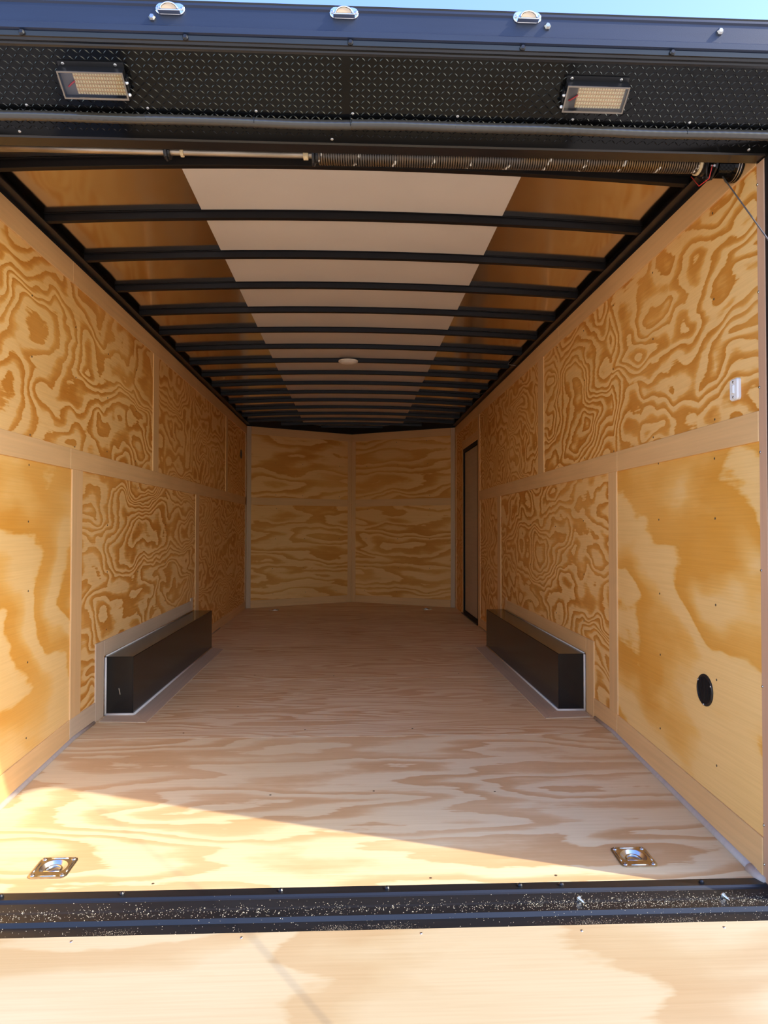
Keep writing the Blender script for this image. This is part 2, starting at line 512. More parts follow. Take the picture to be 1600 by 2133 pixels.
# steel under the floor
bm = bmesh.new()
poly_prism(bm, fr_f, [(-W, BT), (W, BT), (W, L), (0, L+NOSE), (-W, L)], -0.09, -0.05)
poly_prism(bm, fr_bt, [(-W, -BT+0.01), (W, -BT+0.01), (W, 0), (-W, 0)], -0.09, -0.05)
obj_bm('subframe', bm, MAT_BLACK, floor)
# caulk beads where the floor meets the walls
for s in (-1, 1):
    bm = bmesh.new()
    pts = [(s*(W-0.005), y, floor_z(y)+0.004) for y in (0.03, 0.3, 0.7, BT, 1.42)]
    add_tube(bm, pts, [0.016, 0.014, 0.012, 0.011, 0.010], 8)
    add_tube(bm, [(s*(W-0.004), 3.66, 0.003), (s*(W-0.004), 4.6, 0.003)], 0.008, 6)
    obj_bm('caulk_bead', bm, MAT_CAULK, floor, smooth=True)
    bm = bmesh.new()
    add_tube(bm, [(s*(W-0.012), 0.06, floor_z(0.06)+0.006), (s*(W-0.006), 0.02, -0.085), (s*(W-0.001), -0.012, -0.083)], [0.016, 0.017, 0.012], 8)
    obj_bm('caulk_bead', bm, MAT_CAULK, floor, smooth=True)
# floor screws
for x, y in [(-0.55, 0.05), (-0.28, 0.6), (0.25, 0.05), (0.62, 0.05), (0.1, 0.62), (0.55, 0.6), (-0.75, 1.25), (0.3, 1.28), (-0.2, 1.28), (0.7, 2.5), (-0.6, 2.5), (-0.58, 1.72), (-0.1, 2.46)]:
    put('screw', SCREW_ME, (x, y, floor_z(y)+0.0002), (0, 0, 1), floor)

# ================================================================== SIDE WALLS
def side_wall(s):
    nm = 'wall_left' if s < 0 else 'wall_right'
    w = empty(nm, label='orange-grained plywood wall on the left with round vent near the nose' if s < 0 else
              'orange-grained plywood wall on the right with narrow side door', cat='wall', kind='structure')
    fr = Frame((s*W, 0, 0), Y_, Z_, (-s, 0, 0))
    D0, D1, DZ = 4.68, 5.60, 1.785      # door opening in the right wall
    cat = {}
    def panel(mat, pts):
        return slab('plywood_panel', fr, 0, 0, 0, 0, -0.012, 0, mat, w, pts=pts)
    ym = 1.24
    sd = 1.0 if s < 0 else 40.0
    lowbig = big(nm+'_low_rear', sd+1.3)
    p1 = panel(lowbig, [(-0.0, -0.12), (BT, -0.03), (BT, ym-0.001), (-0.0, ym-0.001)])
    p2 = panel(wild(nm+'_low_mid', sd+2.7, rings=22 if s < 0 else 20, sv=2.2, pinch=0.12 if s < 0 else 0.35), [(BT+.001, -0.01), (3.61, -0.01), (3.61, ym-0.001), (BT+.001, ym-0.001)])
    p4 = panel(wild(nm+'_up_rear', sd+4.9, rings=21 if s < 0 else 26), [(0.0, ym), (2.439, ym), (2.439, H), (0.0, H)])
    if s < 0:
        p3 = panel(wild(nm+'_low_front', sd+3.9, sv=2.2, rings=24, pinch=0.12), [(3.611, -0.01), (L, -0.01), (L, ym-0.001), (3.611, ym-0.001)])
        p5 = panel(wild(nm+'_up_mid', sd+6.1, rings=24), [(2.44, ym), (4.879, ym), (4.879, H), (2.44, H)])
        panel(wild(nm+'_up_front', sd+7.7, rings=24), [(4.88, ym), (L, ym), (L, H), (4.88, H)])
    else:
        p3 = panel(wild(nm+'_low_front', sd+3.9, sv=1.9, rings=20), [(3.611, -0.01), (D0, -0.01), (D0, ym-0.001), (3.611, ym-0.001)])
        p5 = panel(wild(nm+'_up_mid', sd+6.1, rings=30), [(2.44, ym), (D0, ym), (D0, H), (2.44, H)])
        panel(wild(nm+'_over_door', sd+7.1, rings=24), [(D0+.001, DZ), (D1, DZ), (D1, H), (D0+.001, H)])
        panel(wild(nm+'_front_strip', sd+8.8, rings=24), [(D1+.001, -0.01), (L, -0.01), (L, H), (D1+.001, H)])
    # core and outer skin behind the plywood
    bm = bmesh.new()
    if s < 0:
        poly_prism(bm, fr, [(-0.0, -0.2), (L+.05, -0.2), (L+.05, 2.2), (-0.0, 2.2)], -0.07, -0.0125)
    else:
        for q in ([(0, -0.2), (D0, -0.2), (D0, 2.2), (0, 2.2)], [(D0, DZ), (D1, DZ), (D1, 2.2), (D0, 2.2)],
                  [(D1, -0.2), (L+.05, -0.2), (L+.05, 2.2), (D1, 2.2)], [(D0, -0.2), (D1, -0.2), (D1, -0.005), (D0, -0.005)]):
            poly_prism(bm, fr, q, -0.07, -0.0125)
    obj_bm('wall_core', bm, MAT_CORE, w)
    # battens: (y0, y1, z0, z1, grain runs upright)
    T = 0.006
    def bat(y0, y1, z0, z1, upright=False, mat=MAT_BATTEN, t=T, pts=None, name='batten'):
        return slab(name, fr, y0, y1, z0, z1, 0, t, mat, w, bevel=0.0015, flip=upright, pts=pts)
    bat(0.0, 1.112, RAIL0, RAIL1)
    if s < 0:
        bat(1.114, 3.56, RAIL0, RAIL1); bat(3.562, L, RAIL0, RAIL1)
        tops = [(0.0, 1.118), (1.12, 3.56), (3.562, L)]
    else:
        bat(1.114, 4.58, RAIL0, RAIL1)
        tops = [(0.0, 2.02), (2.022, 4.46), (4.462, L)]
    for a, c in tops:
        bat(a, c, 2.016, H)
    k = -0.045 if s > 0 else 0.0
    lb = (1.125, 1.225) if s > 0 else (1.135, 1.252)
    bat(*lb, 0.095, RAIL0, True)
    lb2 = (3.645, 3.77) if s > 0 else (3.573, 3.694)
    bat(*lb2, 0.0, RAIL0, True)
    ub = (2.345, 2.477) if s > 0 else (2.380, 2.498)
    bat(*ub, RAIL1, 2.016, True)
    if s < 0:
        bat(4.863, 4.967, RAIL1, 2.016, True)
        bat(L-0.075, L-0.012, 0.0, 2.016, True, MAT_TRIM)
    else:
        bat(D0-0.10, D0, 0.0, DZ+0.09, True)           # door casing, near side
        bat(D0, D1+0.06, DZ, DZ+0.09)
        bat(D1, D1+0.06, 0.0, DZ, True)
        bat(4.60, 4.68, DZ+0.092, 2.016, True)
        bat(L-0.075, L-0.012, 0.0, 2.016, True)
    # skirting along the floor, following the drop at the rear
    zr = floor_z(0.0)
    bat(0, 0, 0, 0, pts=[(0.0, zr), (1.132, floor_z(1.132)), (1.132, floor_z(1.132)+0.098), (0.0, zr+0.125)], name='skirting')
    bat(1.134, 1.438, 0.0, 0.095, name='skirting', mat=MAT_TRIM if s < 0 else MAT_BATTEN)
    bat(3.70 if s < 0 else 3.775, L-0.08 if s < 0 else D0-0.102, 0.0, 0.085, name='skirting')
    # trim round the wheel box
    tm = MAT_TRIM if s < 0 else MAT_BATTEN
    bat(1.44, 1.552, 0.0, 0.375, True, tm, name='wheel_box_trim')
    bat(1.553, 3.42, 0.298, 0.375, False, tm, name='wheel_box_trim')
    bat(3.422, 3.49, 0.298, 0.395, True, tm, name='wheel_box_trim')
    # screws
    cols = [(0.735 if s < 0 else 0.268, p1), (1.60, p2), (2.1, p2), (2.7, p2)] + ([(0.688, p1)] if s > 0 else [])
    for y, p in cols:
        for z in (0.15, 0.44, 0.70, 0.96, 1.18):
            if p is p2 and z < 0.42:
                continue
            put('screw', SCREW_ME, fr.p(y+random.uniform(-.006, .006), z+random.uniform(-.02, .02), 0.0002), fr.N, p)
    ucols = [(0.74, p4), (1.17, p4), (1.58, p4), (2.05, p4), (2.9, p5), (3.4, p5), (3.9, p5)] + ([(0.262, p4)] if s > 0 else [])
    for y, p in ucols:
        for z in (1.305, 1.69, 1.98) if s > 0 else (1.305, 1.60, 1.83):
            put('screw', SCREW_ME, fr.p(y+random.uniform(-.006, .006), z+random.uniform(-.02, .02), 0.0002), fr.N, p)
    return w, fr
wall_l, FRL = side_wall(-1)
wall_r, FRR = side_wall(1)

# ================================================================== FRONT WALL (shallow V)
wf = empty('wall_front', label='V-shaped front wall of four plywood panels with tan battens', cat='wall', kind='structure')
NL = sqrt(W*W+NOSE*NOSE)
for s in (-1, 1):
    U = Vector((-s*W, NOSE, 0)).normalized()
    Nn = Vector((-s*NOSE, -W, 0)).normalized()
    fr = Frame((s*W, L, 0), U, Z_, Nn)
    kw = dict(su=0.5, sv=3.0, knots=0.4, warp=0.08, jag=0.25, pinch=0.0, amount=0.75)
    a = slab('plywood_panel', fr, 0, NL, -0.01, 1.239, -0.012, 0, wild('front_low_%s' % ('l' if s < 0 else 'r'), 61+s*3.1, rings=13, **kw), wf)
    c = slab('plywood_panel', fr, 0, NL, 1.24, H, -0.012, 0, wild('front_up_%s' % ('l' if s < 0 else 'r'), 71+s*4.3, rings=9, **kw), wf)
    slab('wall_core', fr, 0, NL, -0.2, 2.2, -0.06, -0.0125, MAT_CORE, wf)
    for q in ((0.006, 0.06, 0.0, 2.112, True), (NL-0.058, NL-0.004, 0.0, 2.02, True), (0.062, NL-0.06, 1.20, 1.285, False),
              (0.062, NL-0.06, 0.0, 0.085, False), (0.062, NL-0.004, 2.022, 2.112, False)):
        slab('batten', fr, q[0], q[1], q[2], q[3], 0, 0.006, MAT_TRIM if q[0] < 0.01 else MAT_BATTEN, wf, bevel=0.0015, flip=q[4])
    for u in (0.35, 0.75, 1.2):
        for z, p in ((0.15, a), (0.45, a), (0.8, a), (1.16, a), (1.32, c), (1.7, c), (1.98, c)):
            put('screw', SCREW_ME, fr.p(u+random.uniform(-.03, .03), z, 0.0002), Nn, p)
    slab('top_angle', fr, 0.0, NL, 2.112, 2.2, -0.02, 0.012, MAT_BLACK, wf)

# ================================================================== CEILING
ceil = empty('ceiling', label='arched trailer ceiling of mirror-dark and off-white skins on black bows', cat='ceiling', kind='structure')
def arch_strip(name, x0, x1, y0, y1, dz, mat, n=12, t=0.004, nose=False):
    bm = bmesh.new()
    xs = [x0+(x1-x0)*i/n for i in range(n+1)]
    ny = 30
    rows = []
    for j in range(ny+1):
        row = []
        for x in xs:
            ye = (L + NOSE*(1-abs(x)/W)+0.01) if nose else y1
            y = y0+(ye-y0)*j/ny
            row.append(bm.verts.new((x, y, bow_z(x)+dz)))
        rows.append(row)
    for j in range(ny):
        for i in range(n):
            bm.faces.new((rows[j][i], rows[j][i+1], rows[j+1][i+1], rows[j+1][i]))
    r = bmesh.ops.extrude_face_region(bm, geom=bm.faces[:])
    bmesh.ops.translate(bm, verts=[v for v in r['geom'] if isinstance(v, bmesh.types.BMVert)], vec=(0, 0, t))
    return obj_bm(name, bm, mat, ceil, smooth=False)
SKZ = 0.0285
arch_strip('roof_skin', -W-.02, -0.577, 0.0, 0, SKZ, MAT_SKIN_SIDE, nose=True)['label'] = 'mirror-dark roof skin beside the left wall'
arch_strip('roof_skin', -0.5765, 0.6145, 0.0, 0, SKZ, MAT_SKIN_MID, nose=True)['label'] = 'off-white roof liner'
arch_strip('roof_skin', 0.615, W+.02, 0.0, 0, SKZ, MAT_SKIN_SIDE, nose=True)['label'] = 'mirror-dark roof skin beside the right wall'
# roof bows: hat-section tubes bent to the arch
def bow_bm(w, x0, x1):
    bm = bmesh.new()
    n = 18
    prof = [(-w/2-0.010, 0.0275), (-w/2-0.010, 0.0255), (-w/2, 0.0255), (-w/2+0.002, 0.001), (-w/2+0.004, 0.0), (w/2-0.004, 0.0), (w/2-0.002, 0.001), (w/2, 0.0255), (w/2+0.010, 0.0255), (w/2+0.010, 0.0275)]
    rows = []
    for i in range(n+1):
        x = x0+(x1-x0)*i/n
        rows.append([bm.verts.new((x, dy, bow_z(x)+dz)) for dy, dz in prof])
    k = len(prof)
    for A, B in zip(rows, rows[1:]):
        for i in range(k):
            bm.faces.new((A[i], A[(i+1) % k], B[(i+1) % k], B[i]))
    bm.faces.new(rows[0]); bm.faces.new(rows[-1][::-1])
    return bm
b0 = obj_bm('roof_bow', bow_bm(0.030, -1.185, 1.185), MAT_BOW, ceil)
b0.location = (0, 0.365, 0)
for i in range(1, 15):
    c = b0.copy(); COL.objects.link(c)
    c.location = (0, 0.365+0.406*i, 0)
for yb, hw in ((6.40, 0.84), (6.66, 0.38)):
    o = obj_bm('roof_bow', bow_bm(0.030, -hw, hw), MAT_BOW, ceil); o.location = (0, yb, 0)
# black angle along each wall top
for s in (-1, 1):
    bm = bmesh.new()
    add_box(bm, (min(s*1.232, s*1.215), 0.0, 2.1125), (max(s*1.232, s*1.215), L+0.02, 2.185))
    add_box(bm, (min(s*1.2145, s*1.178), 0.0, 2.1265), (max(s*1.2145, s*1.178), L-0.02, 2.1302))
    obj_bm('top_angle', bm, MAT_BLACK, ceil)
# roof metal above
bm = bmesh.new()
poly_prism(bm, Frame((0, 0, 0), X_, Y_, Z_), [(-1.29, -0.02), (1.29, -0.02), (1.29, L+.05), (0, L+NOSE+.08), (-1.29, L+.05)], 2.212, 2.222)
obj_bm('roof_sheet', bm, MAT_BLACK, ceil)

# ================================================================== SIDE DOOR
d = empty('door_1', (1.24, 5.14, 0), label='narrow pale side door in black frame at far end of right wall', cat='door', kind='structure')
fd = Frame((W, 0, 0), Y_, Z_, (-1, 0, 0))
slab('door_leaf', fd, 4.70, 5.585, 0.045, 1.745, -0.055, -0.012, MAT_DOORP, d, bevel=0.002)
bm = bmesh.new()
for q in ((4.681, 4.72, 0.0, 1.785), (5.562, 5.599, 0.0, 1.785)):
    poly_prism(bm, fd, [(q[0], q[2]), (q[1], q[2]), (q[1], q[3]), (q[0], q[3])], -0.0115, 0.004)
for q in ((4.7205, 5.5615, 0.0, 0.042), (4.7205, 5.5615, 1.748, 1.785)):
    poly_prism(bm, fd, [(q[0], q[2]), (q[1], q[2]), (q[1], q[3]), (q[0], q[3])], -0.0115, 0.004)
obj_bm('door_frame', bm, plain('matt_black_seal', (0.004, 0.004, 0.004), 0.6, spec=0.15, grain=0.1), d)
slab('sun_leak_block', fd, 4.64, 5.64, -0.02, 1.82, -0.082, -0.0705, MAT_CORE, d)  # unseen slab added to keep sun from leaking in round the door
slab('sill_plate', fd, 4.69, 5.66, 0.001, 0.012, 0.0065, 0.016, MAT_BLACK, d)
for y, z in ((5.52, 1.42), (5.44, 1.44), (5.52, 0.30), (5.44, 0.30), (4.80, 0.98), (4.80, 0.89), (4.83, 0.98), (4.83, 0.89)):
    put('screw', SCREW_BR, fd.p(y, z, -0.0118), fd.N, d)

# ================================================================== REAR FRAME, SILL
rf = empty('trim_1', label='black steel rear door frame posts with tan jamb strips', cat='door frame', kind='structure')
for s in (-1, 1):
    fj = Frame((s*W, 0, 0), Y_, Z_, (-s, 0, 0))
    o = slab('jamb_strip', fj, -0.038, -0.0005, -0.088, 2.019, -0.012, 0.004, MAT_JAMB, rf, bevel=0.0015, flip=True)
    for z in (1.956, 1.636, 1.354, 1.162, 0.815, 0.477, 0.077, -0.036):
        put('screw', SCREW_BR, fj.p(-0.006, z, 0.004), fj.N, o)
    bm = bmesh.new()
    x0, x1 = sorted((s*(W+0.0125), s*(W+0.085)))
    add_box(bm, (x0, -0.085, -0.22), (x1, -0.0005, 2.20))
    x0, x1 = sorted((s*(W-0.002), s*(W+0.012)))
    add_box(bm, (x0, -0.085, -0.22), (x1, -0.0385, 2.018))
    obj_bm('rear_post', bm, MAT_BLACK, rf)

sill = empty('trim_2', (0, 0, -0.1), label='dusty black steel threshold between floor and ramp', cat='threshold', kind='structure')
bm = bmesh.new()
prof = [(0.015, -0.0845), (-0.022, -0.0845), (-0.026, -0.090), (-0.030, -0.093), (-0.056, -0.101), (-0.062, -0.104), (-0.098, -0.104), (-0.103, -0.099), (-0.110, -0.099), (-0.116, -0.110), (-0.158, -0.114), (-0.160, -0.20), (0.010, -0.20)]
xs = (-1.215, 1.215)
A = [bm.verts.new((xs[0], y, z)) for y, z in prof]
B = [bm.verts.new((xs[1], y, z)) for y, z in prof]
for i in range(len(prof)):
    j = (i+1) % len(prof)
    bm.faces.new((A[i], A[j], B[j], B[i]))
bm.faces.new(A[::-1]); bm.faces.new(B)
obj_bm('sill_channel', bm, MAT_BLACK, sill)
for x in (-0.95, -0.62, -0.18, 0.12, 0.5, 0.62, 1.03):
    put('sill_bolt', BOLT_ME, (x, -0.004, -0.0847), (0, 0, 1), sill)

# ================================================================== RAMP DOOR
SL = 0.23
ramp_o = empty('ramp_door', (0, -0.17, -0.115), label='lowered pale plywood ramp door in front of the threshold', cat='ramp')
fr_r = Frame((0, -0.163, -0.106), X_, Vector((0, -1, -SL)), Vector((0, -SL, 1)))
rm = plywood('ramp_ply', 27.7, (0.475, 0.38, 0.235), (0.44, 0.33, 0.185), (0.385, 0.25, 0.12), su=0.5, sv=2.0, rings=8, knots=0.4, knot_scale=1.0, jag=0.14, warp=0.12, amount=0.8, rough=0.6)
slab('ramp_sheet', fr_r, -1.19, 1.19, 0.002, 1.219, -0.018, 0, rm, ramp_o, bevel=0.001)
rm2 = plywood('ramp_ply_b', 33.1, (0.475, 0.38, 0.235), (0.44, 0.33, 0.185), (0.385, 0.25, 0.12), su=0.5, sv=2.0, rings=8, knots=0.4, jag=0.14, warp=0.12, amount=0.8, rough=0.6)
slab('ramp_sheet', fr_r, -1.19, 1.19, 1.221, 1.86, -0.018, 0, rm2, ramp_o, bevel=0.001)
bm = bmesh.new()
for q in ((-1.235, -1.191, 0.0, 1.9), (1.191, 1.235, 0.0, 1.9), (-1.19, 1.19, 1.862, 1.9)):
    poly_prism(bm, fr_r, [(q[0], q[2]), (q[1], q[2]), (q[1], q[3]), (q[0], q[3])], -0.04, 0.003)
poly_prism(bm, fr_r, [(-1.19, 0.003), (1.19, 0.003), (1.19, 1.86), (-1.19, 1.86)], -0.04, -0.0185)
obj_bm('ramp_frame', bm, MAT_BLACK, ramp_o)
for x in (-0.69, -0.262, 0.2, 0.62, 1.0):
    put('screw', SCREW_BR, fr_r.p(x, 0.018+0.004*(x > 0.5), -0.0012), fr_r.N, ramp_o)

# ================================================================== REAR CANOPY (lights and tread plate above the opening)
can = empty('rear_canopy', (0, -0.14, 2.022), label='black tread-plate canopy with sky-tinted charcoal fascia over the rear opening', cat='canopy')
XE = 1.30
SLP = 0.62
fc = Frame((0, -0.05, 2.026), X_, Vector((0, -1, SLP)), Vector((0, -SLP, -1)))     # v runs out and up, n points down-out
VL = 0.205*sqrt(1+SLP*SLP)
plate = slab('tread_plate', fc, -XE, XE, 0, VL, -0.004, 0, MAT_GLOSSBLACK, can)
bm = bmesh.new()
pt = 0.0152
cnt = 0
for i in range(int(-XE/pt)+1, int(XE/pt)):
    for j in range(17):
        u, v = i*pt, 0.022+j*pt
        if v > VL-0.008 or abs(u) < 0.002:
            continue
        a = radians(40) if (i+j) % 2 else radians(-40)
        du, dv = Vector((cos(a), sin(a))), Vector((-sin(a), cos(a)))
        l2, w2, h = 0.0098, 0.0018, 0.0019
        P = lambda a1, b1, n: bm.verts.new(fc.p(u+du.x*a1+dv.x*b1, v+du.y*a1+dv.y*b1, n))
        e0, e1 = P(-l2, 0, 0), P(l2, 0, 0)
        s0, s1 = P(0, -w2, 0), P(0, w2, 0)
        t0, t1 = P(-l2*0.55, 0, h), P(l2*0.55, 0, h)
        bm.faces.new((e0, s0, t0)); bm.faces.new((e0, t0, s1)); bm.faces.new((s0, t1, t0)); bm.faces.new((s1, t0, t1)); bm.faces.new((s0, e1, t1)); bm.faces.new((s1, t1, e1))
tr = obj_bm('tread_pattern', bm, plain('catchlight_tread_black', (0.010, 0.009, 0.008), 0.22, spec=0.5, grain=0.2), can)  # bars paler than the plate: catching light is put into their colour
tr['kind'] = 'stuff'
# header beam below the plate with its flat soffit
bm = bmesh.new()
poly_prism(bm, Frame((0, 0, 0), Y_, Z_, X_), [(-0.050, 2.0255), (-0.045, 2.022), (-0.0008, 2.022), (-0.0008, 2.211), (-0.04, 2.211), (-0.05, 2.04)], -XE, XE)
obj_bm('header_beam', bm, plain('header_black', (0.014, 0.012, 0.011), 0.22, spec=0.6, grain=0.15), can)
# lip along the outer edge: two rolled ribs
lip = bmesh.new()
yo, zo = fc.p(0, VL, 0).y, fc.p(0, VL, 0).z
pr_ = [(yo+0.012, zo-0.008), (yo+0.006, zo-0.006), (yo+0.003, zo-0.001), (yo-0.002, zo-0.001), (yo-0.005, zo+0.004), (yo-0.009, zo+0.005), (yo-0.011, zo+0.016), (yo+0.02, zo+0.016), (yo+0.02, zo+0.0)]
poly_prism(lip, Frame((0, 0, 0), Y_, Z_, X_), pr_, -XE, XE)
obj_bm('lip_trim', lip, MAT_BLACK, can)
# fascia: stepped vertical face
yf = yo-0.011
fas = bmesh.new()
pf = [(yf+0.004, zo+0.0165), (yf-0.006, zo+0.020), (yf-0.007, zo+0.034), (yf-0.001, zo+0.039), (yf+0.002, zo+0.042), (yf+0.002, zo+0.088), (yf-0.002, zo+0.092), (yf-0.002, zo+0.098), (yf+0.02, zo+0.100), (yf+0.02, zo+0.0165)]
poly_prism(fas, Frame((0, 0, 0), Y_, Z_, X_), pf, -XE, XE)
obj_bm('fascia', fas, MAT_FASCIA, can)
bm = bmesh.new()
poly_prism(bm, Frame((0, 0, 0), Y_, Z_, X_), [(yf+0.005, zo+0.1005), (-0.03, 2.235), (-0.03, 2.242), (yf+0.002, zo+0.1065)], -XE, XE)
obj_bm('canopy_top', bm, MAT_BLACK, can)
for s in (-1, 1):
    slab('end_cap', Frame((s*(XE+0.0005), 0, 0), Y_, Z_, (s, 0, 0)), 0, 0, 0, 0, 0, 0.006, MAT_BLACK, can,
         pts=[(-0.0008, 2.022), (-0.050, 2.026), (yo, zo), (yf, zo+0.10), (-0.03, 2.242), (-0.0008, 2.242)])
fbolt_y = yf+0.002
for x, z in ((-0.482, 2.211), (0.515, 2.221), (0.966, 2.222)):
    put('bolt', HBOLT_ME, (x, fbolt_y, z), (0, -1, 0), can)
for x in (-0.80, -0.40, 0.012, 0.451, 0.84):
    put('bolt', BOLT_ME, (x, yo-0.010, zo+0.010), (0, -1, 0), can)
for x in (-0.04, 1.16, -0.9):
    put('screw', SCREW_BR, fc.p(x, 0.010, 0.0), fc.N, can)

# ribbed wire loom clipped along the canopy underside
loom = empty('wire_loom', fc.p(0, 0.062, 0.014), label='glossy black ribbed wire loom running along the tread plate', cat='wire loom')
for x0, x1 in ((-1.29, 0.018), (0.014, 1.29)):
    bm = bmesh.new()
    n = int((x1-x0)/0.0045)
    rr, pp = [], []
    sag = random.uniform(-0.002, 0.002)
    for i in range(n+1):
        x = x0+(x1-x0)*i/n
        pp.append(fc.p(x, 0.060+0.0015*sin(x*5+x0)+0.001*sin(x*13), 0.0152))
        rr.append((0.0130 if x0 < 0 else 0.0136)+0.00035*sin(i*2*pi/5))
    add_tube(bm, pp, rr, 12)
    obj_bm('loom_sleeve', bm, MAT_LOOM, loom, smooth=True)
for x in (-0.86, -0.54, -0.25, 0.012, 0.3, 0.62, 0.95):
    bm = bmesh.new()
    add_tube(bm, [fc.p(x, 0.046, 0.001), fc.p(x, 0.046, 0.018), fc.p(x, 0.053, 0.026), fc.p(x, 0.067, 0.026), fc.p(x, 0.074, 0.018), fc.p(x, 0.074, 0.001)], 0.0012, 5)
    obj_bm('cable_tie', bm, MAT_VENT, loom)
    put('screw', SCREW_BR, fc.p(x+0.006, 0.082, 0.0), fc.N, loom)

# ================================================================== MARKER LIGHTS (chrome hoods on the fascia)
def marker():
    root = empty('marker_light', (0, 0, 0))
    f = Frame((0, 0, 0), X_, Z_, (0, -1, 0))
    bm = bmesh.new()     # stadium base plate
    pts = []
    for k in range(9):
        a = -pi/2+pi*k/8; pts.append((0.022+0.0145*cos(a), 0.0145*sin(a)))
    for k in range(9):
        a = pi/2+pi*k/8; pts.append((-0.022+0.0145*cos(a), 0.0145*sin(a)))
    poly_prism(bm, f, pts, 0, 0.004, bevel=0.0012)
    obj_bm('base_plate', bm, MAT_CHROME, root, local=True)
    bm = bmesh.new()     # hood: arched cowl, open to the front and below
    nu = 16
    rows = []
    for rx, rz, n, zb in ((0.0265, 0.0235, 0.0035, -0.011), (0.0262, 0.0232, 0.007, -0.011), (0.0245, 0.0210, 0.014, -0.011), (0.0225, 0.0180, 0.019, -0.011), (0.0205, 0.0155, 0.0205, -0.011), (0.0195, 0.0145, 0.0185, -0.011)):
        rows.append([bm.verts.new(f.p(rx*cos(pi*i/nu), zb+rz*sin(pi*i/nu), n)) for i in range(nu+1)])
    for A, B in zip(rows, rows[1:]):
        for i in range(nu):
            bm.faces.new((A[i], A[i+1], B[i+1], B[i]))
    obj_bm('hood', bm, MAT_CHROME, root, smooth=True, local=True)
    bm = bmesh.new()     # cream half-round lens in the mouth of the cowl
    fz = Frame((0, -0.0165, -0.0108), X_, Z_, (0, -1, 0))
    pts = [(0.0192*cos(pi*i/14), 0.0142*sin(pi*i/14)) for i in range(15)]
    poly_prism(bm, fz, pts, -0.0115, 0.0012, bevel=0.0008)
    obj_bm('lens', bm, MAT_LENS, root, local=True)
    bm = bmesh.new()
    poly_prism(bm, f, [(-0.027, -0.0145), (0.027, -0.0145), (0.027, -0.0115), (-0.027, -0.0115)], 0.0042, 0.0185, bevel=0.0008)
    obj_bm('lower_lip', bm, MAT_CHROME, root, local=True)
    for sx in (-1, 1):
        o = bpy.data.objects.new('screw', SCREW_BR); COL.objects.link(o); o.parent = root
        o.location = (sx*0.0295, -0.0045, 0.0); o.rotation_euler = (radians(90), 0, 0)
    return root
ml = marker()
mlx = [(-0.438, 'leftmost chrome-hooded marker light on the canopy fascia'), (-0.004, 'middle chrome-hooded marker light on the canopy fascia'), (0.463, 'rightmost chrome-hooded marker light on the canopy fascia')]
for i, (x, lab) in enumerate(mlx):
    o = ml if i == 0 else copy_tree(ml)
    o.location = (x, yf+0.0012, 2.2345+0.004*i)
    tag(o, lab, 'marker light', 'chrome marker lights on the fascia')

